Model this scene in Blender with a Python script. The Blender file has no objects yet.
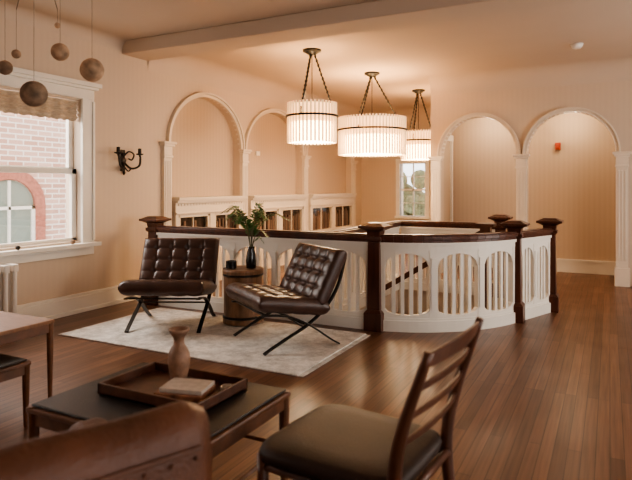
import bpy, bmesh, math, random
from mathutils import Vector, Matrix
random.seed(4)
scene = bpy.context.scene
COL = scene.collection

# ------------------------------------------------------------------ materials
def new_mat(name):
    m = bpy.data.materials.new(name); m.use_nodes = True
    nt = m.node_tree
    return m, nt, nt.nodes.get('Principled BSDF')

def mat(name, col, rough=0.5, metal=0.0, noise=0.0, nscale=6.0, bump=0.0, bscale=40.0,
        stretch=(1,1,1), emis=None, estr=0.0, coat=0.0, spec=None):
    m, nt, b = new_mat(name)
    b.inputs['Base Color'].default_value = (*col, 1)
    b.inputs['Roughness'].default_value = rough
    b.inputs['Metallic'].default_value = metal
    if coat: b.inputs['Coat Weight'].default_value = coat
    if spec is not None: b.inputs['Specular IOR Level'].default_value = spec
    tc = nt.nodes.new('ShaderNodeTexCoord')
    mp = nt.nodes.new('ShaderNodeMapping'); mp.inputs['Scale'].default_value = stretch
    nt.links.new(tc.outputs['Object'], mp.inputs['Vector'])
    if noise > 0:
        n = nt.nodes.new('ShaderNodeTexNoise'); n.inputs['Scale'].default_value = nscale
        n.inputs['Detail'].default_value = 6
        nt.links.new(mp.outputs['Vector'], n.inputs['Vector'])
        r = nt.nodes.new('ShaderNodeValToRGB')
        r.color_ramp.elements[0].position = 0.3; r.color_ramp.elements[1].position = 0.7
        r.color_ramp.elements[0].color = (*[c*(1-noise) for c in col], 1)
        r.color_ramp.elements[1].color = (*[min(1, c*(1+noise)) for c in col], 1)
        nt.links.new(n.outputs['Fac'], r.inputs['Fac'])
        nt.links.new(r.outputs['Color'], b.inputs['Base Color'])
    if bump > 0:
        n2 = nt.nodes.new('ShaderNodeTexNoise'); n2.inputs['Scale'].default_value = bscale
        n2.inputs['Detail'].default_value = 4
        nt.links.new(mp.outputs['Vector'], n2.inputs['Vector'])
        bp = nt.nodes.new('ShaderNodeBump'); bp.inputs['Strength'].default_value = bump
        bp.inputs['Distance'].default_value = 0.01
        nt.links.new(n2.outputs['Fac'], bp.inputs['Height'])
        nt.links.new(bp.outputs['Normal'], b.inputs['Normal'])
    if emis:
        b.inputs['Emission Color'].default_value = (*emis, 1)
        b.inputs['Emission Strength'].default_value = estr
    return m

def mat_stripe(name, col, amt=.012, period=.07):
    """wall covering with very faint vertical stripes"""
    m, nt, b = new_mat(name)
    tc = nt.nodes.new('ShaderNodeTexCoord'); sp = nt.nodes.new('ShaderNodeSeparateXYZ')
    nt.links.new(tc.outputs['Object'], sp.inputs[0])
    ad = nt.nodes.new('ShaderNodeMath'); ad.operation='ADD'
    nt.links.new(sp.outputs['X'], ad.inputs[0]); nt.links.new(sp.outputs['Y'], ad.inputs[1])
    mu = nt.nodes.new('ShaderNodeMath'); mu.operation='MULTIPLY'; mu.inputs[1].default_value = 2*math.pi/period
    nt.links.new(ad.outputs[0], mu.inputs[0])
    si = nt.nodes.new('ShaderNodeMath'); si.operation='SINE'; nt.links.new(mu.outputs[0], si.inputs[0])
    mr = nt.nodes.new('ShaderNodeMapRange'); mr.inputs['From Min'].default_value=-1; mr.inputs['From Max'].default_value=1
    nt.links.new(si.outputs[0], mr.inputs['Value'])
    mx = nt.nodes.new('ShaderNodeMix'); mx.data_type='RGBA'
    mx.inputs[6].default_value=(*[c*(1-amt) for c in col],1); mx.inputs[7].default_value=(*[c*(1+amt) for c in col],1)
    nt.links.new(mr.outputs['Result'], mx.inputs[0]); nt.links.new(mx.outputs[2], b.inputs['Base Color'])
    b.inputs['Roughness'].default_value=.75
    return m

def mat_floor():
    m, nt, b = new_mat('oak_floor')
    tc = nt.nodes.new('ShaderNodeTexCoord')
    mp = nt.nodes.new('ShaderNodeMapping'); mp.inputs['Rotation'].default_value = (0,0,math.pi/2)
    nt.links.new(tc.outputs['Object'], mp.inputs['Vector'])
    br = nt.nodes.new('ShaderNodeTexBrick')
    br.inputs['Scale'].default_value = 1.0
    br.inputs['Brick Width'].default_value = 1.3
    br.inputs['Row Height'].default_value = 0.062
    br.inputs['Mortar Size'].default_value = 0.0016
    br.inputs['Color1'].default_value = (0.125,0.056,0.031,1)
    br.inputs['Color2'].default_value = (0.215,0.104,0.060,1)
    br.inputs['Mortar'].default_value = (0.028,0.012,0.006,1)
    br.offset = 0.37; br.offset_frequency = 3
    nt.links.new(mp.outputs['Vector'], br.inputs['Vector'])
    mp2 = nt.nodes.new('ShaderNodeMapping'); mp2.inputs['Scale'].default_value = (40,1.2,1)
    nt.links.new(tc.outputs['Object'], mp2.inputs['Vector'])
    n = nt.nodes.new('ShaderNodeTexNoise'); n.inputs['Scale'].default_value = 1.5; n.inputs['Detail'].default_value = 8
    nt.links.new(mp2.outputs['Vector'], n.inputs['Vector'])
    r = nt.nodes.new('ShaderNodeValToRGB')
    r.color_ramp.elements[0].position=.3; r.color_ramp.elements[0].color=(.62,.6,.58,1)
    r.color_ramp.elements[1].position=.7; r.color_ramp.elements[1].color=(1.15,1.15,1.15,1)
    nt.links.new(n.outputs['Fac'], r.inputs['Fac'])
    mx = nt.nodes.new('ShaderNodeMix'); mx.data_type='RGBA'; mx.blend_type='MULTIPLY'; mx.inputs[0].default_value=1
    nt.links.new(br.outputs['Color'], mx.inputs[6]); nt.links.new(r.outputs['Color'], mx.inputs[7])
    nt.links.new(mx.outputs[2], b.inputs['Base Color'])
    n3 = nt.nodes.new('ShaderNodeTexNoise'); n3.inputs['Scale'].default_value=3; n3.inputs['Detail'].default_value=2
    nt.links.new(tc.outputs['Object'], n3.inputs['Vector'])
    mr = nt.nodes.new('ShaderNodeMapRange'); mr.inputs['To Min'].default_value=.28; mr.inputs['To Max'].default_value=.40
    nt.links.new(n3.outputs['Fac'], mr.inputs['Value']); nt.links.new(mr.outputs['Result'], b.inputs['Roughness'])
    bp = nt.nodes.new('ShaderNodeBump'); bp.inputs['Strength'].default_value=.12; bp.inputs['Distance'].default_value=.004
    nt.links.new(n.outputs['Fac'], bp.inputs['Height']); nt.links.new(bp.outputs['Normal'], b.inputs['Normal'])
    return m

def mat_brick():
    m, nt, b = new_mat('exterior_brick')
    tc = nt.nodes.new('ShaderNodeTexCoord'); sp = nt.nodes.new('ShaderNodeSeparateXYZ'); cb = nt.nodes.new('ShaderNodeCombineXYZ')
    nt.links.new(tc.outputs['Object'], sp.inputs[0])
    nt.links.new(sp.outputs['Y'], cb.inputs['X']); nt.links.new(sp.outputs['Z'], cb.inputs['Y'])
    br = nt.nodes.new('ShaderNodeTexBrick'); br.inputs['Scale'].default_value=1
    br.inputs['Brick Width'].default_value=.26; br.inputs['Row Height'].default_value=.085; br.inputs['Mortar Size'].default_value=.011
    br.inputs['Color1'].default_value=(.54,.31,.23,1); br.inputs['Color2'].default_value=(.70,.47,.37,1); br.inputs['Mortar'].default_value=(.85,.78,.70,1)
    nt.links.new(cb.outputs[0], br.inputs['Vector']); nt.links.new(br.outputs['Color'], b.inputs['Base Color'])
    b.inputs['Roughness'].default_value=.9
    return m

def mat_rug():
    m, nt, b = new_mat('rug_wool')
    tc = nt.nodes.new('ShaderNodeTexCoord')
    v = nt.nodes.new('ShaderNodeTexNoise'); v.inputs['Scale'].default_value=7; v.inputs['Detail'].default_value=12; v.inputs['Roughness'].default_value=.85
    nt.links.new(tc.outputs['Object'], v.inputs['Vector'])
    r = nt.nodes.new('ShaderNodeValToRGB')
    e=r.color_ramp.elements; e[0].position=.38; e[0].color=(.44,.39,.34,1); e[1].position=.58; e[1].color=(.80,.74,.67,1)
    nt.links.new(v.outputs['Fac'], r.inputs['Fac']); nt.links.new(r.outputs['Color'], b.inputs['Base Color'])
    b.inputs['Roughness'].default_value=.95
    bp = nt.nodes.new('ShaderNodeBump'); bp.inputs['Strength'].default_value=.5; bp.inputs['Distance'].default_value=.01
    n = nt.nodes.new('ShaderNodeTexNoise'); n.inputs['Scale'].default_value=120
    nt.links.new(tc.outputs['Object'], n.inputs['Vector']); nt.links.new(n.outputs['Fac'], bp.inputs['Height']); nt.links.new(bp.outputs['Normal'], b.inputs['Normal'])
    return m

def mat_glass(name, tint=(1,1,1), mixf=.12):
    m = bpy.data.materials.new(name); m.use_nodes=True; nt=m.node_tree
    for n in list(nt.nodes): nt.nodes.remove(n)
    o=nt.nodes.new('ShaderNodeOutputMaterial'); t=nt.nodes.new('ShaderNodeBsdfTransparent'); t.inputs[0].default_value=(*tint,1)
    g=nt.nodes.new('ShaderNodeBsdfGlossy'); g.inputs['Roughness'].default_value=.03
    mx=nt.nodes.new('ShaderNodeMixShader'); mx.inputs[0].default_value=mixf
    nt.links.new(t.outputs[0],mx.inputs[1]); nt.links.new(g.outputs[0],mx.inputs[2]); nt.links.new(mx.outputs[0],o.inputs[0])
    return m

M_WALL = mat_stripe('wall_covering',(.62,.495,.38))
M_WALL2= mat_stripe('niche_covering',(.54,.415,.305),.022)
M_CEIL = mat('ceiling_plaster',(.61,.495,.39),.85,noise=.02,nscale=1.5)
M_TRIM = mat('painted_trim',(.72,.62,.51),.45,noise=.02,nscale=5)
M_WHITE= mat('painted_white',(.82,.77,.69),.4,noise=.02,nscale=5)
M_FLOOR= mat_floor(); M_BRICK=mat_brick(); M_RUG=mat_rug()
M_BRICK_RED = mat('brick_red',(.42,.16,.11),.9,noise=.25,nscale=20)
M_DWOOD= mat('mahogany',(.085,.028,.015),.32,noise=.35,nscale=5,stretch=(3,3,.6))
M_TEAK = mat('teak',(.15,.062,.028),.38,noise=.3,nscale=8,stretch=(2,2,2))
M_LTEAK= mat('teak_light',(.27,.13,.062),.38,noise=.2,nscale=8,stretch=(2,8,2))
M_WAL  = mat('walnut',(.100,.038,.020),.35,noise=.35,nscale=9,stretch=(2,2,.7))
M_DLEA = mat('dark_leather',(.064,.031,.022),.29,noise=.25,nscale=7,bump=.2,bscale=160)
M_SEAT = mat('seat_leather',(.036,.019,.013),.50,noise=.25,nscale=7,bump=.2,bscale=160,spec=.3)
M_SOFA = mat('sofa_leather',(.125,.050,.027),.42,noise=.3,nscale=6,bump=.4,bscale=90,spec=.4)
M_BLKL = mat('black_leather',(.020,.014,.011),.45,noise=.2,nscale=9,bump=.3,bscale=140)
M_STEEL= mat('dark_steel',(.05,.045,.04),.3,metal=.9)
M_BLACK= mat('black_metal',(.012,.011,.010),.4,metal=.3)
M_IRON = mat('wrought_iron',(.03,.022,.016),.5,metal=.5)
M_CER  = mat('brown_ceramic',(.29,.165,.105),.5,noise=.35,nscale=22,bump=.3,bscale=60)
M_DRUM = mat('drum_wood',(.22,.115,.06),.4,noise=.45,nscale=4,stretch=(5,5,1.2))
M_LEAF = mat('leaf_green',(.06,.15,.035),.45,noise=.35,nscale=15)
M_STEM = mat('stem',(.10,.09,.03),.6)
M_VASE = mat('black_vase',(.015,.014,.014),.2,coat=.4)
M_RED  = mat('alarm_red',(.40,.06,.03),.4)
M_PLAST= mat('white_plastic',(.8,.75,.68),.4)
M_GLASS= mat_glass('window_glass')
M_DGL  = mat('cabinet_glass',(.05,.034,.026),.22,spec=.35,noise=.6,nscale=9)
M_SHADE= mat('shade_fabric',(.56,.44,.32),.9,noise=.2,nscale=30,stretch=(1,1,8))
M_BALL = mat('papier_mache',(.46,.30,.19),.8,noise=.5,nscale=14,bump=.4,bscale=30)
M_BALL2= mat('papier_mache_dark',(.24,.16,.105),.8,noise=.5,nscale=18,bump=.4,bscale=30)
M_PAPER= mat('paper',(.55,.47,.40),.6,noise=.15,nscale=30)
M_COVER= mat('book_cover',(.35,.17,.10),.5,noise=.5,nscale=25)
M_ROD  = mat('crystal_rod',(.85,.68,.50),.12,emis=(1,.58,.26),estr=.6)
M_GLOW = mat('lamp_diffuser',(.95,.85,.7),.5,emis=(1,.68,.36),estr=8.5)
M_GLOWU= mat('lamp_diffuser_upper',(.9,.70,.48),.5,emis=(1,.58,.27),estr=1.5)
M_GLOW2= mat('downlight_lens',(.95,.9,.8),.5,emis=(1,.85,.6),estr=12)
M_RAD  = mat('radiator_paint',(.75,.68,.6),.4)

# ------------------------------------------------------------------ helpers
def empty(name, loc=(0,0,0), rz=0):
    e = bpy.data.objects.new(name, None); COL.objects.link(e)
    e.location = loc; e.rotation_euler = (0,0,rz); e.empty_display_size=.1
    return e

def mobj(name, V, F, material, parent=None, smooth=False, bevel=0, segs=2):
    me = bpy.data.meshes.new(name); me.from_pydata([tuple(v) for v in V], [], F); me.update()
    bm = bmesh.new(); bm.from_mesh(me); bmesh.ops.recalc_face_normals(bm, faces=bm.faces); bm.to_mesh(me); bm.free()
    o = bpy.data.objects.new(name, me); COL.objects.link(o)
    me.materials.append(material)
    if smooth:
        for p in me.polygons: p.use_smooth=True
    if bevel>0:
        md=o.modifiers.new('bev','BEVEL'); md.width=bevel; md.segments=segs; md.limit_method='ANGLE'
    if parent: o.parent=parent
    return o

class G:
    """accumulates geometry for one mesh"""
    def __init__(s): s.V=[]; s.F=[]
    def add(s,V,F):
        n=len(s.V); s.V+= [tuple(v) for v in V]; s.F+=[tuple(i+n for i in f) for f in F]; return s
    def box(s,x0,x1,y0,y1,z0,z1):
        return s.add([(x0,y0,z0),(x1,y0,z0),(x1,y1,z0),(x0,y1,z0),(x0,y0,z1),(x1,y0,z1),(x1,y1,z1),(x0,y1,z1)],
          [(0,3,2,1),(4,5,6,7),(0,1,5,4),(1,2,6,5),(2,3,7,6),(3,0,4,7)])
    def hexa(s,P):
        return s.add(P,[(0,3,2,1),(4,5,6,7),(0,1,5,4),(1,2,6,5),(2,3,7,6),(3,0,4,7)])
    def frustum(s,cx,cy,z0,z1,a,b):
        return s.hexa([(cx-a,cy-a,z0),(cx+a,cy-a,z0),(cx+a,cy+a,z0),(cx-a,cy+a,z0),(cx-b,cy-b,z1),(cx+b,cy-b,z1),(cx+b,cy+b,z1),(cx-b,cy+b,z1)])
    def sweep(s,pts,rad,n=10,cap=True,sq=1.0):
        pts=[Vector(p) for p in pts]
        if not hasattr(rad,'__len__'): rad=[rad]*len(pts)
        up=None; rings=[]
        for i,p in enumerate(pts):
            t=(pts[min(i+1,len(pts)-1)]-pts[max(i-1,0)]).normalized()
            if up is None:
                up = Vector((1,0,0)) if abs(t.x)<.8 else Vector((0,1,0))
            a=(up-t*up.dot(t)).normalized(); b=t.cross(a); up=a
            rings.append([p+a*math.cos(2*math.pi*k/n)*rad[i]+b*math.sin(2*math.pi*k/n)*rad[i]*sq for k in range(n)])
        V=[v for r in rings for v in r]; F=[]
        for i in range(len(pts)-1):
            for k in range(n):
                k2=(k+1)%n
                F.append((i*n+k,i*n+k2,(i+1)*n+k2,(i+1)*n+k))
        if cap:
            F.append(tuple(range(n))); F.append(tuple((len(pts)-1)*n+k for k in range(n)))
        return s.add(V,F)
    def lathe(s,prof,cx=0,cy=0,z=0,n=32):
        V=[];F=[]
        for r,h in prof:
            for k in range(n):
                a=2*math.pi*k/n; V.append((cx+r*math.cos(a),cy+r*math.sin(a),z+h))
        for i in range(len(prof)-1):
            for k in range(n):
                k2=(k+1)%n; F.append((i*n+k,i*n+k2,(i+1)*n+k2,(i+1)*n+k))
        F.append(tuple(range(n))); F.append(tuple((len(prof)-1)*n+k for k in range(n)))
        return s.add(V,F)
    def ball(s,c,r,n=20,m=12,sq=1):
        prof=[(max(1e-4,r*math.sin(math.pi*i/m)),-r*sq*math.cos(math.pi*i/m)) for i in range(m+1)]
        return s.lathe(prof,c[0],c[1],c[2],n)
    def obj(s,name,material,parent=None,**k): return mobj(name,s.V,s.F,material,parent,**k)

def spline(pts,n=10):
    P=[Vector(p) for p in pts]; P=[P[0]*2-P[1]]+P+[P[-1]*2-P[-2]]; out=[]
    for i in range(1,len(P)-2):
        for k in range(n):
            t=k/n; a,b,c,d=P[i-1],P[i],P[i+1],P[i+2]
            out.append(.5*((2*b)+(c-a)*t+(2*a-5*b+4*c-d)*t*t+(3*b-a-3*c+d)*t**3))
    out.append(P[-2]); return out

# ------------------------------------------------------------------ room shell
XL=-4.9; XR=3.2; YN=-3.0; YA=8.5; YB=11.7; HC=2.95
WX=-2.42
A=Vector((-4.5,4.82)); B=Vector((-1.90,4.87)); C=Vector((-.82,5.80)); D=Vector((-.56,6.45)); E=Vector((-1.15,7.0)); Fp=Vector((WX,7.0)); A2=Vector((WX,4.95))
def arc(p,q,bulge,n=16):
    ch=q-p; L=ch.length; mid=(p+q)/2; nrm=Vector((ch.y,-ch.x)).normalized()
    R=(L*L/4+bulge*bulge)/(2*bulge); c=mid-nrm*(R-bulge)
    a0=math.atan2(p.y-c.y,p.x-c.x); a1=math.atan2(q.y-c.y,q.x-c.x)
    if a1<a0: a1+=2*math.pi
    return [Vector((c.x+R*math.cos(a0+(a1-a0)*i/n),c.y+R*math.sin(a0+(a1-a0)*i/n))) for i in range(n+1)]
ARC=arc(B,C,.20)
well=[A2]+ARC+[D,E,Fp]

bm=bmesh.new()
outer=[(XL-.3,YN-.2),(XR+.2,YN-.2),(XR+.2,YB+.2),(XL-.3,YB+.2)]
def loop(pts):
    vs=[bm.verts.new((p[0],p[1],0)) for p in pts]
    return [bm.edges.new((vs[i],vs[(i+1)%len(vs)])) for i in range(len(vs))]
eds=loop(outer)+loop(well)
bmesh.ops.triangle_fill(bm,use_beauty=True,use_dissolve=False,edges=eds)
me=bpy.data.meshes.new('floor'); bm.to_mesh(me); bm.free()
fl=bpy.data.objects.new('floor',me); COL.objects.link(fl); me.materials.append(M_FLOOR)
bm=bmesh.new(); bm.from_mesh(me); bmesh.ops.recalc_face_normals(bm,faces=bm.faces)
if bm.faces and sum(f.normal.z for f in bm.faces)<0: bmesh.ops.reverse_faces(bm,faces=bm.faces)
bm.to_mesh(me); bm.free()

g=G()
for i in range(len(well)-1):
    p=well[i]; q=well[(i+1)%len(well)]
    g.add([(p.x,p.y,-2.2),(q.x,q.y,-2.2),(q.x,q.y,-.002),(p.x,p.y,-.002)],[(0,1,2,3)])
g.add([(WX,7.0,-.3),(WX,4.95,-.3),(WX,4.95,-.002),(WX,7.0,-.002)],[(0,1,2,3)])
g.add([(-4.6,4.95,-2.2),(WX,4.95,-2.2),(WX,4.95,-.25),(-4.6,4.95,-.25)],[(0,1,2,3)])
g.add([(-4.6,7,-2.2),(WX,7,-2.2),(WX,7,-.25),(-4.6,7,-.25)],[(0,1,2,3)])
g.add([(-4.6,4.95,-2.2),(-4.6,7,-2.2),(-4.6,7,-.25),(-4.6,4.95,-.25)],[(0,1,2,3)])
g.add([(-4.6,4.95,-.3),(WX,4.95,-.3),(WX,7,-.3),(-4.6,7,-.3)],[(0,1,2,3)])
g.obj('wall_stairwell',M_WALL)
G().box(-4.6,-.5,4.8,7.05,-2.25,-2.2).obj('floor_lower_landing',M_FLOOR)
G().box(XL-.3,XR+.2,YN-.2,YB+.2,HC,HC+.1).obj('ceiling',M_CEIL)
G().box(XL,XR,4.72,5.12,2.80,HC).obj('ceiling_beam',M_CEIL,bevel=.012)

g=G(); T=.22
wins=[(-.6,1.2),(2.75,4.15)]; wz0,wz1=.74,2.2  # first opening is out of view, added to let in more daylight
ys=[YN]+[v for w in wins for v in w]+[5.45]
for i in range(0,len(ys),2): g.box(XL-T,XL,ys[i],ys[i+1],0,HC)
for a,b in wins:
    g.box(XL-T,XL,a,b,0,wz0); g.box(XL-T,XL,a,b,wz1,HC)
def arcade(g,fn,s0,s1,openings,spring,rise,top,zb=0):
    def bx(a,b,z0,z1):
        g.hexa([fn(a,z0,0),fn(b,z0,0),fn(b,z0,1),fn(a,z0,1),fn(a,z1,0),fn(b,z1,0),fn(b,z1,1),fn(a,z1,1)])
    cur=s0
    for a,b in openings:
        bx(cur,a,zb,top); cur=b
        c=(a+b)/2; r=(b-a)/2; N=28
        for i in range(N):
            t0=math.pi-math.pi*i/N; t1=math.pi-math.pi*(i+1)/N
            xa=c+r*math.cos(t0); xb=c+r*math.cos(t1); za=spring+rise*math.sin(t0); zc=spring+rise*math.sin(t1)
            g.hexa([fn(xa,za,0),fn(xb,zc,0),fn(xb,zc,1),fn(xa,za,1),fn(xa,top,0),fn(xb,top,0),fn(xb,top,1),fn(xa,top,1)])
    bx(cur,s1,zb,top)
def archivolt(g,fn,openings,spring,rise,w=.075,o0=-.02,o1=.35):
    for a,b in openings:
        c=(a+b)/2; r=(b-a)/2; N=32
        for (ri,ro,t0_,t1_) in [(0.0,w,o0,o1),(w*.7,w*1.15,o0*1.8,o1)]:
            for i in range(N):
                p=math.pi-math.pi*i/N; q=math.pi-math.pi*(i+1)/N
                def pt(ang,e,t): return fn(c+(r+e)*math.cos(ang), spring+(rise+e)*math.sin(ang), t)
                g.hexa([pt(p,ri,t0_),pt(q,ri,t0_),pt(q,ri,t1_),pt(p,ri,t1_),pt(p,ro,t0_),pt(q,ro,t0_),pt(q,ro,t1_),pt(p,ro,t1_)])
fnL=lambda s,z,t:(XL-.12*t,s,z)
pilL=[5.42,7.10,9.03,11.2]; pw=.075
opL=[(pilL[i]+pw,pilL[i+1]-pw) for i in range(3)]
arcade(g,fnL,5.45-.0,YB,opL,1.86,.66,HC)
g.obj('wall_left',M_WALL)
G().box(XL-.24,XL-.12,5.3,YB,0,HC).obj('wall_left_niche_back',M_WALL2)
g=G(); archivolt(g,fnL,opL,1.86,.66,.055,-.25,.3); g.obj('trim_1',M_TRIM)

def pilaster(g,fn,s,z1,w=.07,dz=.0,prot=.05):
    def bx(a,b,z0,z1,d0,d1):
        g.hexa([fn(a,z0,d0),fn(b,z0,d0),fn(b,z0,d1),fn(a,z0,d1),fn(a,z1,d0),fn(b,z1,d0),fn(b,z1,d1),fn(a,z1,d1)])
    bx(s-w*1.25,s+w*1.25,0,.24,0,prot*1.5)
    bx(s-w,s+w,.24,z1-.16,0,prot)
    for k in (-.55,0,.55): bx(s+w*k-.010,s+w*k+.010,.34,z1-.24,prot,prot+.008)
    bx(s-w*1.15,s+w*1.15,z1-.20,z1-.17,0,prot*1.3)
    bx(s-w*1.05,s+w*1.05,z1-.17,z1-.06,0,prot*1.1)
    bx(s-w*1.35,s+w*1.35,z1-.06,z1-.03,0,prot*1.6)
    bx(s-w*1.6,s+w*1.6,z1-.03,z1,0,prot*1.9)
fnP=lambda s,z,d:(XL+d,s,z)
g=G()
for s in pilL: pilaster(g,fnP,s,1.86)
g.obj('trim_2',M_TRIM,bevel=.004)

fnB=lambda s,z,t:(s,YA+.14*t,z)
pilB=[-2.33,-1.11,.14]; pb=.07
opB=[(pilB[0]+pb,pilB[1]-pb),(pilB[1]+pb,pilB[2]-pb)]
g=G(); arcade(g,fnB,-2.42,XR,opB,1.76,.57,HC); g.obj('wall_back_arcade',M_WALL)
g=G(); archivolt(g,fnB,opB,1.76,.57,.05,-.2,1.1); g.obj('trim_3',M_TRIM)
fnQ=lambda s,z,d:(s,YA-d,z)
g=G()
for s in pilB: pilaster(g,fnQ,s,1.76)
g.obj('trim_4',M_TRIM,bevel=.004)
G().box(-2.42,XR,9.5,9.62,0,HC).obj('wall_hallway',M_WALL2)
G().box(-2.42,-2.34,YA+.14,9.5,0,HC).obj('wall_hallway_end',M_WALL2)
G().box(-2.34,XR,YA+.14,9.5,2.5,2.56).obj('ceiling_hallway',M_CEIL)
g=G(); g.box(-2.34,-2.31,8.72,8.80,0,2.05); g.box(-2.34,-2.31,9.36,9.44,0,2.05); g.box(-2.34,-2.31,8.70,9.46,2.05,2.15)
g.obj('trim_5',M_WHITE)
g=G(); g.box(-2.33,XR,9.47,9.5,0,.17); g.box(-2.33,XR,9.46,9.5,.17,.20); g.obj('baseboard_hallway',M_WHITE)
wx0,wx1,bz0,bz1=-4.0,-3.45,.68,1.80
g=G(); g.box(XL-.2,wx0,YB,YB+.2,0,HC); g.box(wx1,-2.3,YB,YB+.2,0,HC); g.box(wx0,wx1,YB,YB+.2,0,bz0); g.box(wx0,wx1,YB,YB+.2,bz1,HC)
g.obj('wall_back_alcove',M_WALL)
G().box(-2.42,-2.34,9.62,YB,0,HC).obj('wall_alcove_side',M_WALL)
g=G(); rw=[(-1.5,.1),(1.0,2.6),(5.0,6.6)]; ys=[YN]+[v for w in rw for v in w]+[YB]
for i in range(0,len(ys),2): g.box(XR,XR+.2,ys[i],ys[i+1],0,HC)
for a,b in rw: g.box(XR,XR+.2,a,b,0,.7); g.box(XR,XR+.2,a,b,2.3,HC)
g.obj('wall_right',M_WALL)
G().box(XL-.2,XR+.2,YN-.2,YN,0,HC).obj('wall_near',M_WALL)

def cove(name,pfn,a,b,R=.26):
    N=10; V=[];F=[]
    for s in (a,b):
        for i in range(N+1):
            t=math.pi/2*i/N
            V.append(pfn(s, R-R*math.cos(t) , HC-R+R*math.sin(t)))
    n=N+1
    for i in range(N): F.append((i,i+1,n+i+1,n+i))
    mobj(name,V,F,M_CEIL,smooth=True)
cove('trim_6',lambda s,d,z:(XL+.001+d,s,z),5.12,YB)
cove('trim_7',lambda s,d,z:(s,YA-.001-d,z),-2.42,XR)
cove('trim_8',lambda s,d,z:(XL+.001+d,s,z),YN,4.72,.12)
cove('trim_9',lambda s,d,z:(s,YB-.001-d,z),XL,-2.42)

g=G(); g.box(XL,XL+.03,YN,5.32,0,.17); g.box(XL,XL+.02,YN,5.32,.17,.20); g.box(XL,XL+.045,YN,5.32,0,.04)
g.obj('baseboard_left',M_WHITE,bevel=.004)
g=G(); g.box(.28,XR,YA-.03,YA,0,.2); g.obj('baseboard_back',M_WHITE)

def window_left(name,a,b,shade=True):
    e=empty(name,(XL,(a+b)/2,0)); h=(b-a)/2
    g=G(); cw=.15
    g.box(0,.035,-h-cw,-h,wz0-.06,wz1+.02); g.box(0,.035,h,h+cw,wz0-.06,wz1+.02)
    g.box(.035,.05,-h-cw,-h-cw+.03,wz0,wz1); g.box(.035,.05,h+cw-.03,h+cw,wz0,wz1)
    g.box(0,.035,-h-cw,h+cw,wz1+.02,wz1+.12)
    g.box(0,.07,-h-cw-.03,h+cw+.03,wz1+.12,wz1+.145); g.box(0,.10,-h-cw-.05,h+cw+.05,wz1+.145,wz1+.19)
    g.box(-.1,.10,-h-cw-.04,h+cw+.04,wz0-.06,wz0-.02); g.box(0,.03,-h-cw,h+cw,wz0-.15,wz0-.06)
    g.obj('casing',M_WHITE,e,bevel=.004)
    g=G(); f=.055; mid=1.47
    for (z0,z1,x) in ((wz0-.02,mid+.02,-.10),(mid-.02,wz1,-.15)):
        g.box(x,x+.04,-h,-h+f,z0,z1); g.box(x,x+.04,h-f,h,z0,z1); g.box(x,x+.04,-h,h,z0,z0+f); g.box(x,x+.04,-h,h,z1-f,z1)
    g.obj('sash',M_WHITE,e,bevel=.003)
    G().box(-.085,-.082,-h+f,h-f,wz0,mid).box(-.135,-.132,-h+f,h-f,mid,wz1).obj('glass',M_GLASS,e)
    if shade:
        V=[];F=[];N=60;Mz=18
        for j in range(Mz+1):
            for i in range(N+1):
                y=-h+.01+(2*h-.02)*i/N; z=wz1-.01-.20*j/Mz-(.012*math.sin(i*.8)**2 if j>Mz-4 else 0)
                x=-.035+.016*math.sin(j/Mz*math.pi*8)+.014*math.sin(i*.9)
                V.append((x,y,z))
        for j in range(Mz):
            for i in range(N): a_=j*(N+1)+i; F.append((a_,a_+1,a_+N+2,a_+N+1))
        mobj('roman_shade',V,F,M_SHADE,e,smooth=True)
window_left('window_1',*wins[1]); window_left('window_2',*wins[0])  # second one is an unseen window, added for extra daylight
e=empty('window_3',((wx0+wx1)/2,YB,0)); g=G(); h=(wx1-wx0)/2
g.box(-h-.09,-h,-.03,.05,bz0-.05,bz1+.1); g.box(h,h+.09,-.03,.05,bz0-.05,bz1+.1); g.box(-h-.09,h+.09,-.04,.05,bz1,bz1+.1); g.box(-h-.11,h+.11,-.06,.05,bz0-.05,bz0)
g.box(-h,h,.05,.08,1.22,1.26); g.box(-.012,.012,.05,.08,bz0,bz1)
for k in range(1,4): g.box(-h,h,.055,.075,bz0+.0+k*.28-.008,bz0+k*.28+.008)
g.obj('frame',M_WHITE,e); G().box(-h,h,.06,.063,bz0,bz1).obj('glass',M_GLASS,e)
for i,(a,b) in enumerate(rw):
    e=empty('window_%d'%(4+i),(XR,(a+b)/2,0)); h=(b-a)/2; g=G()
    g.box(-.03,.02,-h-.12,-h,.62,2.42); g.box(-.03,.02,h,h+.12,.62,2.42); g.box(-.05,.02,-h-.15,h+.15,2.3,2.42); g.box(-.08,.02,-h-.15,h+.15,.62,.7)
    g.box(.08,.12,-h,h,1.46,1.52); g.box(.08,.12,-.02,.02,.7,2.3)
    g.obj('frame',M_WHITE,e)
e=empty('brick_building',(-8.2,5.6,0))
G().box(-.4,0,-8,8,-3,7).obj('facade',M_BRICK,e)
g=G()
N=20
for i in range(N):
    p=math.pi*i/N; q=math.pi*(i+1)/N
    pt=lambda a,r,x:(x,r*math.cos(a),1.0+r*.95*math.sin(a))
    g.hexa([pt(p,.44,0),pt(q,.44,0),pt(q,.44,.05),pt(p,.44,.05),pt(p,.62,0),pt(q,.62,0),pt(q,.62,.05),pt(p,.62,.05)])
g.box(0,.05,.44,.62,.2,1.0); g.box(0,.05,-.62,-.44,.2,1.0)
g.obj('arch_surround',M_BRICK_RED,e)
g=G(); g.box(0,.04,-.44,-.38,.3,1); g.box(0,.04,.38,.44,.3,1); g.box(0,.04,-.02,.02,.3,1.4); g.box(0,.04,-.44,.44,.95,1.0); g.box(0,.1,-.55,.55,.2,.3)
g.obj('arched_sash',M_WHITE,e)
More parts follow.
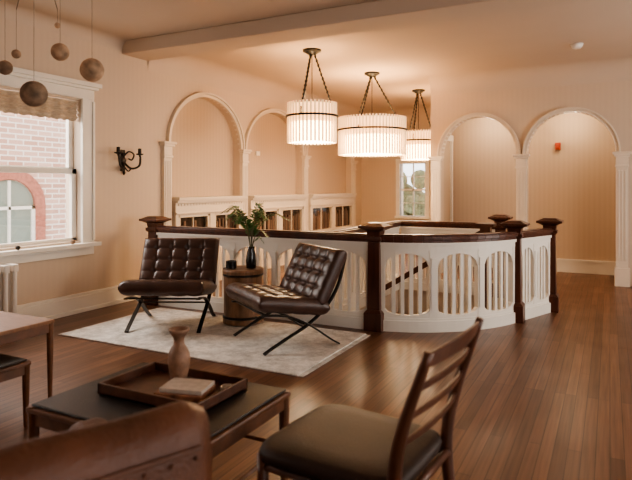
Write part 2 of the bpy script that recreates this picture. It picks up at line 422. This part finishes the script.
G().add([(.01,-.43,.3),(.01,.43,.3)]+[(.01,.43*math.cos(math.pi*i/16),1.0+.41*math.sin(math.pi*i/16)) for i in range(17)],[tuple(range(19))]).obj('arched_glass',mat('outside_glass',(.25,.30,.26),.15),e)
e=empty('garden_hedge',(-4.3,14.5,0)); g=G()
for k in range(26): g.ball((random.uniform(-1.6,1.6),random.uniform(-.3,.3),random.uniform(-.2,1.5)),random.uniform(.22,.4),10,8)
g.obj('foliage',mat('hedge_foliage',(.16,.17,.09),.9,noise=.6,nscale=12),e)

for i in range(3):
    a=pilL[i]+.10; b=pilL[i+1]-.10; w=b-a
    e=empty('built_in_cabinet',(XL-.115,(a+b)/2,0)); h=w/2
    g=G(); g.box(0,.20,-h,h,0,.46); g.box(0,.04,-h,h,.46,.98)
    g.box(0,.20,-h,h,.94,1.10); g.box(0,.20,-h,-h+.06,.46,.95); g.box(0,.20,h-.06,h,.46,.95); g.box(0,.20,-.05,.05,.46,.95)
    g.box(0,.22,-h,h,.955,.975)
    g.box(0,.235,-h,h,1.10,1.13); g.box(0,.26,-h,h,1.13,1.17)
    n=int(w/.06)
    for k in range(n): 
        y=-h+.02+(w-.04)*(k+.5)/n; g.box(.2,.212,y-.013,y+.013,1.06,1.09)
    g.obj('carcass',M_TRIM,e,bevel=.003)
    g=G(); gm=G(); gb=G()
    for (p,q) in ((-h+.06,-.05),(.05,h-.06)):
        gm.box(.120,.124,p+.03,q-.03,.48,.92)
        g.box(.15,.19,p,p+.04,.46,.94); g.box(.15,.19,q-.04,q,.46,.94); g.box(.15,.19,p,q,.46,.50); g.box(.15,.19,p,q,.91,.94)
        g.box(.15,.172,(p+q)/2-.006,(p+q)/2+.006,.50,.91)
        y=p+.06
        while y<q-.08:
            t=random.uniform(.018,.04)
            if random.random()<.75: gb.box(.124,.145,y,y+t*.9,.50,.50+random.uniform(.24,.36))
            y+=t
    g.obj('door_frames',M_TRIM,e); gm.obj('interior_back',M_DGL,e); gb.obj('books',mat('book_spines_%d'%i,(.16,.10,.07),.7,noise=.8,nscale=25,stretch=(1,1,.05)),e)

G().box(-.75,-.67,9.44,9.5,1.87,1.98).box(-.735,-.685,9.42,9.44,1.90,1.95).obj('fire_alarm',M_RED,bevel=.006)
G().box(XL-.12,XL-.09,7.62,7.72,1.80,1.87).obj('thermostat',M_PLAST,bevel=.005)
G().lathe([(.001,0),(.045,0),(.06,.02),(.065,.035),(.07,.05)],-.34,7.23,HC-.05).obj('smoke_detector',M_PLAST,smooth=True)
def lamp(name,loc,e,r=.08,col=(1,.78,.55),kind='POINT'):
    l=bpy.data.lights.new(name,kind); l.energy=e; l.color=col
    if kind=='POINT': l.shadow_soft_size=r
    o=bpy.data.objects.new(name,l); o.location=loc; COL.objects.link(o); return o
for k,x in enumerate((-1.66,-.5,1.4)):
    G().lathe([(.03,0),(.07,.01),(.08,.03),(.085,.06)],x,9.05,2.44).obj('ceiling_downlight',M_GLOW2,smooth=True)
    lamp('hall_light_%d'%k,(x,9.05,2.3),9)

# ------------------------------------------------------------------ balustrade
class Path:
    def __init__(s,pts):
        s.p=[Vector((q[0],q[1])) for q in pts]; s.c=[0]
        for i in range(len(pts)-1): s.c.append(s.c[-1]+(s.p[i+1]-s.p[i]).length)
        s.L=s.c[-1]
    def at(s,d,n,z):
        d=max(0,min(s.L,d)); i=0
        while i<len(s.c)-2 and d>s.c[i+1]: i+=1
        f=(d-s.c[i])/(s.c[i+1]-s.c[i]); q=s.p[i].lerp(s.p[i+1],f)
        def nrm(j):
            j0=max(0,j-1); j1=min(len(s.p)-1,j+1); t=(s.p[j1]-s.p[j0]).normalized(); return Vector((t.y,-t.x))
        nn=nrm(i).lerp(nrm(i+1),f).normalized()
        return (q.x+nn.x*n,q.y+nn.y*n,z)
def bar(g,P,s0,s1,z0,z1,t,step=None):
    N=1 if step is None else max(1,int((s1-s0)/step))
    for i in range(N):
        a=s0+(s1-s0)*i/N; b=s0+(s1-s0)*(i+1)/N
        g.hexa([P.at(a,t,z0),P.at(b,t,z0),P.at(b,-t,z0),P.at(a,-t,z0),P.at(a,t,z1),P.at(b,t,z1),P.at(b,-t,z1),P.at(a,-t,z1)])
def strip(g,P,a,b,z0a,z0b,z1a,z1b,t):
    g.hexa([P.at(a,t,z0a),P.at(b,t,z0b),P.at(b,-t,z0b),P.at(a,-t,z0a),P.at(a,t,z1a),P.at(b,t,z1b),P.at(b,-t,z1b),P.at(a,-t,z1a)])
bal=empty('stair_balustrade')
def section(pts,nb,ns,name):
    P=Path(pts); g=G(); st=.08 if len(pts)>2 else None; s0=.05; s1=P.L-.05
    bar(g,P,s0,s1,.0,.10,.045,st); bar(g,P,s0,s1,.10,.12,.03,st)
    bar(g,P,s0,s1,.73,.80,.03,st); bar(g,P,s0,s1,.775,.80,.045,st)
    bw=(s1-s0)/nb; sw=.036
    for k in range(nb+1):
        c=s0+bw*k; a=max(s0,c-sw); b=min(s1,c+sw); bar(g,P,a,b,.12,.73,.028)
        if 0<k<nb: bar(g,P,c-.022,c+.022,.20,.66,.036)
    for k in range(nb):
        a=s0+bw*k+sw; b=s0+bw*(k+1)-sw; N=16
        for i in range(N):
            u0=-1+2*i/N; u1=-1+2*(i+1)/N
            f=lambda u: .58+.12*math.sqrt(max(0,1-u*u)); h=lambda u:.20-.055*math.sqrt(max(0,1-u*u))
            p=a+(b-a)*i/N; q=a+(b-a)*(i+1)/N
            strip(g,P,p,q,f(u0),f(u1),.735,.735,.024)
            strip(g,P,p,q,.118,.118,h(u0),h(u1),.024)
        for j in range(ns):
            c=a+(b-a)*(j+1)/(ns+1); u=2*(j+1)/(ns+1)-1
            bar(g,P,c-.016,c+.016,.12,.60+.10*math.sqrt(1-u*u),.013)
    g.obj(name+'_panel',M_WHITE,bal)
    g=G(); bar(g,P,0,P.L,.80,.825,.045,st); bar(g,P,0,P.L,.825,.86,.062,st); bar(g,P,0,P.L,.86,.872,.045,st)
    g.obj(name+'_handrail',M_DWOOD,bal,bevel=.004)
section([A,B],5,4,'front')
section(ARC,3,4,'curve')
section([C,D],2,3,'side')
section([Fp,E],3,4,'rear')
section([A2,Fp][::-1],4,4,'end')
def newel(p,name):
    g=G(); x,y=p
    g.frustum(x,y,0,.16,.085,.085); g.frustum(x,y,.16,.19,.085,.06); g.frustum(x,y,.19,.80,.062,.055)
    g.frustum(x,y,.80,.82,.055,.075); g.frustum(x,y,.82,.85,.075,.075); g.frustum(x,y,.85,.90,.058,.066); g.frustum(x,y,.90,.925,.066,.115)
    g.frustum(x,y,.925,.95,.125,.125); g.frustum(x,y,.95,.975,.11,.06)
    g.obj(name,M_DWOOD,bal,bevel=.004)
for i,p in enumerate((A,B,C,D,E)): newel(p,'newel_%d'%i)

stairs=empty('staircase')
g=G(); gt=G(); n=11
for k in range(n):
    x1=-1.15-.28*k; x0=x1-.28; z=-.18*(k+1)
    g.box(x0,x1,5.95,6.96,-2.19,z-.03); gt.box(x0,x1+.03,5.95,6.96,z-.03,z)
g.obj('risers',M_WHITE,stairs); gt.obj('treads',M_DWOOD,stairs)
g=G()
zf=lambda x: .86+(x+1.15)*.62
xe=-2.36
def sl(g,x0,x1,y0,y1,d0,d1):
    g.hexa([(x0,y0,zf(x0)+d0),(x1,y0,zf(x1)+d0),(x1,y1,zf(x1)+d0),(x0,y1,zf(x0)+d0),(x0,y0,zf(x0)+d1),(x1,y0,zf(x1)+d1),(x1,y1,zf(x1)+d1),(x0,y1,zf(x0)+d1)])
sl(g,xe,-1.15,5.9,5.96,-.05,.015)
g.frustum(-1.12,5.93,-.1,.9,.05,.05); g.frustum(-1.12,5.93,.9,.93,.09,.09)
g.obj('stair_handrail',M_DWOOD,stairs)
g=G()
for k in range(12):
    x=-1.22-.1*k; g.box(x-.012,x+.012,5.915,5.945,zf(x)-.9,zf(x)-.04)
sl(g,xe,-1.15,5.9,5.95,-1.2,-.85)
g.obj('stair_balusters',M_WHITE,stairs)

# ------------------------------------------------------------------ chandeliers
def ringband(g,r0,r1,z0,z1,N=48):
    V=[];F=[]
    for k in range(N):
        a=2*math.pi*k/N
        for (r,z) in ((r0,z0),(r1,z0),(r1,z1),(r0,z1)): V.append((r*math.cos(a),r*math.sin(a),z))
    for k in range(N):
        for j in range(4):
            F.append((4*k+j,4*k+(j+1)%4,4*((k+1)%N)+(j+1)%4,4*((k+1)%N)+j))
    g.add(V,F)
def chandelier(x,y,zt,zb,R,energy):
    e=empty('chandelier',(x,y,0)); H=zt-zb; zr=zt-.34*H
    G().lathe([(.02,-.06),(.05,-.055),(.085,-.03),(.11,-.02),(.11,0)],0,0,HC).obj('canopy',M_BLACK,e,smooth=False)
    g=G(); 
    for k in range(3):
        a=2*math.pi*k/3+.5
        g.sweep([(.03*math.cos(a),.03*math.sin(a),HC-.05),(R*.98*math.cos(a),R*.98*math.sin(a),zr)],.009,6)
        for j in range(14):
            f=(j+.5)/14; r=.03+(R*.98-.03)*f; z=HC-.05+(zr-HC+.05)*f
            g.ball((r*math.cos(a),r*math.sin(a),z),.015,8,6,1.5)
    g.sweep([(0,0,HC-.05),(0,0,zr)],.005,6)
    g.obj('hanging_chains',M_BLACK,e)
    g=G(); ringband(g,R+.012,R+.028,zr-.012,zr+.012)
    for k in range(3):
        a=math.pi*k/3+.5; c,s_=math.cos(a)*R,math.sin(a)*R; g.sweep([(c,s_,zr),(-c,-s_,zr)],.006,6)
    g.obj('ring',M_BLACK,e)
    g=G(); n=int(2*math.pi*R/.046)
    for k in range(n):
        a=2*math.pi*k/n
        g.sweep([(R*math.cos(a),R*math.sin(a),zb),(R*math.cos(a),R*math.sin(a),zt)],.013,6)
    g.obj('crystal_rods',M_ROD,e)
    zm=zb+.50*H
    g=G(); ringband(g,R*.90,R*.91,zb+.015,zm); g.obj('diffuser',M_GLOW,e)
    g=G(); ringband(g,R*.90,R*.91,zm+.005,zt-.02); g.obj('upper_diffuser',M_GLOWU,e)
    G().lathe([(R*.89,zb+.02),(R*.89,zb+.026)],n=40).obj('bottom_plate',M_GLOW,e)
    l=lamp('chandelier_light',(x,y,zb-.06),energy,.15,(1,.77,.53)); l.parent=e; l.location=(0,0,zb-.08)
    l=lamp('chandelier_uplight',(x,y,zt),energy*.18,.12,(1,.77,.53)); l.parent=e; l.location=(0,0,zt+.03)
chandelier(-3.19,6.08,2.31,1.83,.29,30)
chandelier(-3.06,7.70,2.30,1.76,.48,32)
chandelier(-2.90,9.43,2.25,1.76,.29,30)

# ------------------------------------------------------------------ Rug
e=empty('area_rug',(-3.1,4.01,0))
G().box(-1.17,1.20,-.60,.64,.001,.014).obj('pile',M_RUG,e,bevel=.005)
g=G()
for k in range(60):
    y=-.59+1.22*k/59; g.box(1.20,1.24,y-.006,y+.006,.002,.007); g.box(-1.21,-1.17,y-.006,y+.006,.002,.007)
g.obj('fringe',M_RUG,e)

# ------------------------------------------------------------------ Tufted lounge chair
def cushion(w,l,t,nx,ny,mtx,name,parent,material):
    NX,NY=nx*10,ny*10; V=[];F=[]
    def hgt(u,v):
        ex=1-abs(2*u-1)**10; ey=1-abs(2*v-1)**10
        b=max(0,ex*ey)**.35
        gu=((u*nx)%1); gu=min(gu,1-gu); gv=((v*ny)%1); gv=min(gv,1-gv)
        edge=min(u,1-u,v,1-v)
        k=min(1,edge*nx*1.2)
        pillow=.22*(1-(math.sin(math.pi*((u*nx)%1))*math.sin(math.pi*((v*ny)%1)))**.6)*k
        groove=.12*(math.exp(-(gu/.06)**2)+math.exp(-(gv/.06)**2))*k
        btn=.34*math.exp(-((gu/.13)**2+(gv/.13)**2))*k
        return b*(1-min(.7,groove+btn+pillow))
    for sgn in (1,-1):
        for j in range(NY+1):
            for i in range(NX+1):
                u=i/NX; v=j/NY
                V.append((w*(u-.5),l*(v-.5),sgn*t/2*(.14+.86*hgt(u,v))))
    n=(NX+1)*(NY+1)
    for s_ in (0,1):
        for j in range(NY):
            for i in range(NX):
                a=s_*n+j*(NX+1)+i; F.append((a,a+1,a+NX+2,a+NX+1))
    def edge(idx):
        for a,b in zip(idx,idx[1:]): F.append((a,b,b+n,a+n))
    edge([i for i in range(NX+1)]); edge([NY*(NX+1)+i for i in range(NX+1)])
    edge([j*(NX+1) for j in range(NY+1)]); edge([j*(NX+1)+NX for j in range(NY+1)])
    V=[mtx@Vector(v) for v in V]
    mobj(name,V,F,material,parent,smooth=True)
def flatbar(g,pts,x,w=.036,t=.014):
    pts=spline([(x,p[0],p[1]) for p in pts],8); V=[];F=[]
    for i,p in enumerate(pts):
        tg=(pts[min(i+1,len(pts)-1)]-pts[max(i-1,0)]).normalized(); nn=Vector((0,-tg.z,tg.y))
        for a,b in ((-1,-1),(1,-1),(1,1),(-1,1)): V.append(p+Vector((a*w/2,0,0))+nn*b*t/2)
    for i in range(len(pts)-1):
        for k in range(4): F.append((4*i+k,4*i+(k+1)%4,4*i+4+(k+1)%4,4*i+4+k))
    F.append((0,1,2,3)); n=len(pts)*4; F.append((n-4,n-3,n-2,n-1)); g.add(V,F)
def lounge(x,y,rz,z0=.014):
    e=empty('tufted_lounge_chair',(x,y,z0),rz); e.scale=(.97,.97,.93)
    g=G()
    for s in (-.33,.33):
        flatbar(g,[(.43,.76),(.36,.52),(.24,.34),(.07,.205),(-.10,.12),(-.25,.045),(-.32,.006)],s)
        flatbar(g,[(-.34,.325),(-.18,.310),(-.02,.262),(.14,.165),(.29,.055),(.37,.006)],s)
    for (yy,zz) in ((.385,.60),(-.30,.322),(.26,.365),(.03,.22)): g.box(-.33,.33,yy-.012,yy+.012,zz-.007,zz+.007)
    g.obj('steel_frame',M_STEEL,e,bevel=.002)
    m=Matrix.Translation((0,-.065,.385))@Matrix.Rotation(math.radians(-9),4,'X')
    cushion(.77,.64,.16,5,4,m,'seat_cushion',e,M_DLEA)
    m=Matrix.Translation((0,.285,.600))@Matrix.Rotation(math.radians(64),4,'X')
    cushion(.77,.50,.145,5,4,m,'back_cushion',e,M_DLEA)
lounge(-3.64,4.12,math.radians(26)); lounge(-2.44,4.12,math.radians(-34))

e=empty('drum_side_table',(-3.10,4.50,.014))
G().lathe([(.17,0),(.19,.01),(.19,.05),(.182,.07),(.182,.44),(.19,.46),(.195,.50),(.19,.515),(.01,.517)],n=40).obj('drum',M_DRUM,e,smooth=False)
g=G()
for z in (.055,.45): g.lathe([(.186,z),(.194,z+.005),(.194,z+.02),(.186,z+.025)],n=40)
g.obj('metal_bands',M_STEEL,e)
e=empty('potted_plant',(-3.01,4.50,.532))
G().lathe([(.03,0),(.045,.005),(.05,.07),(.042,.14),(.032,.18),(.036,.205),(.03,.205),(.026,.18)],n=24).obj('vase',M_VASE,e,smooth=True)
g=G(); gs=G()
for k in range(16):
    a=2*math.pi*k/16+random.uniform(-.3,.3); L=random.uniform(.14,.32); hh=random.uniform(.10,.42)
    if k%6==0: L=.36; hh=.34
    top=.18+hh; sy=.45 if math.sin(a)>0 else .8
    cx,cy=math.cos(a),math.sin(a)*sy
    pts=spline([(0,0,.15),(.2*L*cx,.2*L*cy,.18+hh*.55),(.65*L*cx,.65*L*cy,top),(1.1*L*cx,1.1*L*cy,top-.05)],7)
    gs.sweep(pts,.0028,5)
    for i in range(8,len(pts)):
        t=(pts[i]-pts[i-1]).normalized(); sd=t.cross(Vector((0,0,1))).normalized()
        for s_ in (-1,1):
            d=(sd*s_+t*.6+Vector((0,0,random.uniform(-.4,.15)))).normalized(); l=random.uniform(.055,.09)*(1-.5*(i-7)/14); w=.011
            p=pts[i]; wv=t*w
            g.add([p,p+d*l*.5+wv,p+d*l,p+d*l*.5-wv],[(0,1,2,3)])
g.obj('leaves',M_LEAF,e); gs.obj('stems',M_STEM,e)
e=empty('candle_holder',(-3.18,4.42,.532))
G().lathe([(.045,0),(.05,.004),(.05,.07),(.043,.07),(.043,.02),(.001,.02)],n=24).obj('cup',M_VASE,e)

# ------------------------------------------------------------------ Sconce
e=empty('wall_sconce',(XL,4.72,1.60))
g=G(); g.lathe([(.001,0),(.04,.0),(.05,.012),(.02,.03)],n=20)
R=Matrix.Rotation(math.radians(90),4,'Y'); g.V=[tuple(R@Vector(v)) for v in g.V]
g.box(0,.02,-.025,.025,-.12,.12)
for s in (-1,1):
    g.sweep(spline([(.02,0,-.02),(.08,s*.06,-.09),(.12,s*.14,-.06),(.12,s*.16,.03),(.11,s*.16,.06)],6),.012,8)
    g.sweep(spline([(.02,0,.04),(.05,s*.05,.10),(.07,s*.11,.07),(.06,s*.09,.01),(.05,s*.05,.02)],6),.009,8)
    g.sweep(spline([(.02,0,-.06),(.05,s*.04,-.12),(.06,s*.07,-.10)],6),.008,8)
    g.lathe([(.008,0),(.04,.01),(.044,.02),(.02,.024),(.019,.08),(.001,.082)],.11,s*.16,.06,16)
g.lathe([(.001,-.05),(.02,-.02),(.008,0)],.03,0,-.12,12)
g.obj('iron_body',M_IRON,e)

e=empty('radiator',(-4.72,2.8,0)); g=G()
for k in range(12):
    y=-.5+.0836*k
    g.box(-.085,.085,y,y+.05,.08,.14); g.box(-.085,.085,y,y+.05,.55,.62)
    for xx in (-.06,0,.06): g.sweep([(xx,y+.025,.12),(xx,y+.025,.58)],.022,8)
g.box(-.07,.07,-.47,-.44,0,.1); g.box(-.07,.07,.44,.47,0,.1); g.box(-.02,.02,-.5,.46,.09,.12); g.box(-.02,.02,-.5,.46,.57,.60)
g.obj('iron_sections',M_RAD,e,bevel=.012)

# ------------------------------------------------------------------ hanging mobile
e=empty('hanging_mobile',(0,0,0))
balls=[((-2.585,2.268,1.957),.065,0),((-2.695,1.986,1.79),.068,1),((-2.915,2.322,2.105),.052,0),((-3.019,2.044,1.97),.040,1),((-3.333,2.332,2.14),.028,0),((-2.99,1.93,1.86),.022,1),((-3.1,2.45,2.32),.018,0)]
g0=G();g1=G();gw=G()
hub=Vector((-2.9,2.15,2.62))
for (c,r,k) in balls:
    (g1 if k else g0).ball(c,r,24,16)
    t=Vector((c[0],c[1],2.42)); gw.sweep([(c[0],c[1],c[2]+r*.9),t],.0009,5); gw.sweep(spline([hub,(hub+t)/2+Vector((0,0,.05)),t],5),.002,5)
gw.sweep([hub,(hub.x,hub.y,HC)],.002,5); gw.lathe([(.03,0),(.03,.02)],hub.x,hub.y,HC-.02,16)
g0.obj('pale_spheres',M_BALL,e,smooth=True); g1.obj('dark_spheres',M_BALL2,e,smooth=True); gw.obj('wires',M_IRON,e)
G().ball((XL+.065,4.0,.745),.025).obj('decorative_ball',M_BALL2,smooth=True)
G().ball((XL+.065,3.4,.742),.022).obj('decorative_ball',M_IRON,smooth=True)

# ------------------------------------------------------------------ Tables
def table(name,x0,x1,y0,y1,h,topm,frm,inset=True,leg=.022,stretch=None):
    cx,cy=(x0+x1)/2,(y0+y1)/2; a,b=(x1-x0)/2,(y1-y0)/2; e=empty(name,(cx,cy,0))
    g=G()
    for sx in (-1,1):
        for sy in (-1,1):
            X,Y=sx*(a-leg),sy*(b-leg)
            g.sweep([(X,Y,0),(X,Y,h*.55),(X,Y,h-.002)],[leg*.6,leg*.9,leg],12)
    for sy in (-1,1): g.box(-a+leg,a-leg,sy*(b-leg)-.011,sy*(b-leg)+.011,h-.075,h-.018)
    for sx in (-1,1): g.box(sx*(a-leg)-.011,sx*(a-leg)+.011,-b+leg,b-leg,h-.075,h-.018)
    if stretch:
        for sx in (-1,1): g.sweep([(sx*(a-leg),-b+leg,stretch),(sx*(a-leg),b-leg,stretch)],.009,8)
        for sy in (-1,1): g.sweep([(-a+leg,sy*(b-leg),stretch),(a-leg,sy*(b-leg),stretch)],.009,8)
    g.obj('frame',frm,e,bevel=.002)
    if inset:
        G().box(-a,a,-b,b,h-.028,h-.006).obj('rim',frm,e,bevel=.006); G().box(-a+.015,a-.015,-b+.015,b-.015,h-.007,h+.006).obj('top_panel',topm,e,bevel=.005)
    else: G().box(-a,a,-b,b,h-.022,h).obj('top',topm,e,bevel=.006)
    return e
table('coffee_table',-2.02,-1.19,1.45,2.08,.45,M_BLKL,M_TEAK,True,.022,.22)
table('side_table',-3.85,-3.02,1.50,2.37,.49,M_LTEAK,M_TEAK,False,.02)
e=table('footstool',-3.28,-2.80,1.60,2.05,.36,M_BLKL,M_TEAK,True,.02)
e=empty('wooden_tray',(-1.60,1.82,.457)); g=G(); a,b=.255,.165
g.box(-a,a,-b,b,0,.01); g.box(-a,a,-b,-b+.012,0,.045); g.box(-a,a,b-.012,b,0,.045); g.box(-a,-a+.012,-b,b,0,.045); g.box(a-.012,a,-b,b,0,.045)
g.obj('tray_body',M_WAL,e,bevel=.002)
e=empty('ceramic_vase',(-1.64,1.90,.468))
G().lathe([(.026,0),(.032,.006),(.042,.05),(.047,.09),(.045,.12),(.034,.145),(.024,.158),(.021,.175),(.024,.19),(.036,.205),(.043,.218),(.044,.226),(.038,.226),(.03,.21),(.018,.19),(.001,.18)],n=36).obj('vase_body',M_CER,e,smooth=True)
e=empty('book_stack',(-1.51,1.80,.468),.25)
G().box(-.11,.09,-.075,.075,0,.022).obj('book_1',M_COVER,e,bevel=.003); G().box(-.09,.09,-.065,.065,.023,.040).obj('book_2',M_PAPER,e,bevel=.002)
e=empty('ceramic_dish',(-1.385,1.90,.468))
G().lathe([(.02,0),(.028,.008),(.030,.02),(.027,.02),(.022,.01),(.001,.008)],n=24).obj('dish',M_PAPER,e,smooth=True)

# ------------------------------------------------------------------ Sofa
e=empty('leather_sofa',(-.80,1.065,0),math.radians(-22.8))
L=1.5; HT=.80
prof=[(-.02,.14),(0,.2),(.0,HT-.09),(-.012,HT-.045),(-.04,HT-.012),(-.075,HT),(-.11,HT-.012),(-.135,HT-.045),(-.145,HT-.09),(-.15,.2),(-.13,.14)]
V=[];F=[];NY=30;n=len(prof)
for j in range(NY+1):
    v=j/NY; y=-L*v; ed=min(v,1-v)*L; k=min(1,ed/.05); k=math.sqrt(1-(1-k)**2)
    for (x,z) in prof:
        cx=-.075; V.append((cx+(x-cx)*(.55+.45*k), y, z-(1-k)*.03*(z>.5)-.006*math.sin(y*8)**2*(z>HT-.05)))
for j in range(NY):
    for i in range(n): F.append((j*n+i,j*n+(i+1)%n,(j+1)*n+(i+1)%n,(j+1)*n+i))
F.append(tuple(range(n))); F.append(tuple(NY*n+i for i in range(n)))
mobj('back_frame',V,F,M_SOFA,e,smooth=True)
G().box(-.72,-.10,-L,0,.14,.34).obj('base',M_SOFA,e,bevel=.02,segs=3)
for k in range(2):
    y1=-.13-k*.62; G().box(-.74,-.14,y1-.62,y1,.335,.46).obj('seat_cushion_%d'%k,M_SOFA,e,bevel=.04,segs=4)
    G().box(-.26,-.12,y1-.62,y1,.45,HT-.10).obj('back_cushion_%d'%k,M_SOFA,e,bevel=.05,segs=4)
G().box(-.74,-.1,-.13,0,.14,.56).obj('arm_far',M_SOFA,e,bevel=.04,segs=4)
G().box(-.74,-.1,-L,-L+.13,.14,.56).obj('arm_near',M_SOFA,e,bevel=.04,segs=4)
g=G()
g.sweep([(.004,-L+.05,HT-.085),(.004,-.05,HT-.085)],.006,8)
for y in (-.38,-.76,-1.14): g.sweep([(.002,y,.18),(.002,y,HT-.09)],.004,6)
g.obj('piping',M_SOFA,e)
g=G()
for k in range(24): g.ball((.004,-.06-k*.06,HT-.105),.005,8,6)
g.obj('nailheads',M_SOFA,e)
g=G()
for xx in (-.68,-.06):
    for yy in (-.08,-L+.08): g.sweep([(xx,yy,0),(xx,yy,.15)],[.015,.025],10)
g.obj('legs',M_WAL,e)

# ------------------------------------------------------------------ Dining chair facing -X
e=empty('dining_chair',(-.75,1.745,0),math.radians(-5))
g=G()
for s in (-1,1):
    yy=.215*s; yt=.235*s
    g.sweep(spline([(.30,yy*.95,0),(.255,yy,.22),(.235,yy,.44),(.265,yt,.62),(.345,yt,.86)],7),
            [.013+.008*math.sin(math.pi*min(1,i/28*.9+.1)) for i in range(29)],12)
    g.sweep([(-.25,.20*s,0),(-.235,.205*s,.25),(-.23,.205*s,.44)],[.012,.017,.020],12)
    g.sweep([(-.23,.205*s,.40),(.24,.21*s,.40)],.014,8)
    g.sweep([(-.24,.20*s,.20),(.26,.21*s,.20)],.009,8)
g.sweep([(-.23,-.205,.40),(-.23,.205,.40)],.014,8); g.sweep([(.24,-.205,.40),(.24,.205,.40)],.014,8)
g.sweep([(0,-.205,.20),(0,.205,.20)],.009,8)
g.obj('frame',M_WAL,e,smooth=True)
g=G()
def slat(z,hh,xb,bow,tilt):
    N=14;V=[];F=[]
    for i in range(N+1):
        u=-1+2*i/N; y=.232*u; x=xb+bow*(1-u*u); h2=hh*(.7+.3*(1-u*u))
        for (dx,dz) in ((-.006,-h2/2),(.006,-h2/2),(.006,h2/2),(-.006,h2/2)):
            V.append((x+dx+dz*tilt,y,z+dz+.010*(1-u*u)))
    for i in range(N):
        for k in range(4): F.append((4*i+k,4*i+(k+1)%4,4*i+4+(k+1)%4,4*i+4+k))
    F.append((0,1,2,3)); F.append((4*N,4*N+1,4*N+2,4*N+3)); g.add(V,F)
for z,hh,xb in ((.832,.055,.333),(.75,.028,.303),(.67,.026,.280),(.59,.026,.258)): slat(z,hh,xb,.028,.28)
g.obj('ladder_slats',M_WAL,e,bevel=.003)
N=28;V=[];F=[];rings=[(0.86,.415),(1.0,.425),(1.02,.445),(.99,.462),(.9,.470),(.6,.474),(.2,.474)]
for (s_,z) in rings:
    for k in range(N):
        a=2*math.pi*k/N; c,s2=math.cos(a),math.sin(a); px=abs(c)**.35*(1 if c>0 else -1); py=abs(s2)**.35*(1 if s2>0 else -1)
        V.append((-.01+.25*px*s_, (.235-.012*px)*py*s_, z))
for i in range(len(rings)-1):
    for k in range(N): F.append((i*N+k,i*N+(k+1)%N,(i+1)*N+(k+1)%N,(i+1)*N+k))
F.append(tuple(range(N))); F.append(tuple((len(rings)-1)*N+k for k in range(N)))
mobj('seat_pad',V,F,M_SEAT,e,smooth=True)

# ------------------------------------------------------------------ lights
def area(name,loc,rot,sx,sy,en,col):
    l=bpy.data.lights.new(name,'AREA'); l.shape='RECTANGLE'; l.size=sx; l.size_y=sy; l.energy=en; l.color=col
    o=bpy.data.objects.new(name,l); o.location=loc; o.rotation_euler=rot; COL.objects.link(o); return o
for i,(a,b) in enumerate(rw):
    area('daylight_right_%d'%i,(XR+.15,(a+b)/2,1.5),(0,math.radians(90),0),1.6,b-a,(18,28,80)[i],(1,.92,.83))
for a,b in wins:  # includes a lamp outside the added, unseen window
    area('daylight_left',(XL-1.6,(a+b)/2-.2,3.0),(0,math.radians(-60),0),1.8,1.8,200,(1,.96,.91))
w=bpy.data.worlds.new('sky'); scene.world=w; w.use_nodes=True
bg=w.node_tree.nodes['Background']; bg.inputs[0].default_value=(.95,.97,1,1); bg.inputs[1].default_value=2.8

scene.view_settings.view_transform='AgX'
try: scene.view_settings.look='AgX - Medium High Contrast'
except Exception: pass
scene.view_settings.exposure=.36

# ------------------------------------------------------------------ camera
cam=bpy.data.cameras.new('camera'); co=bpy.data.objects.new('camera',cam); COL.objects.link(co); scene.camera=co
cam.sensor_width=36; cam.lens=36*570/632; cam.shift_y=-53/632
co.location=(0,0,1.3); co.rotation_euler=(math.radians(90),0,math.atan2(.4584,.8888))
cam.clip_start=.05
cam.dof.use_dof=True; cam.dof.focus_distance=5.2; cam.dof.aperture_fstop=2.6
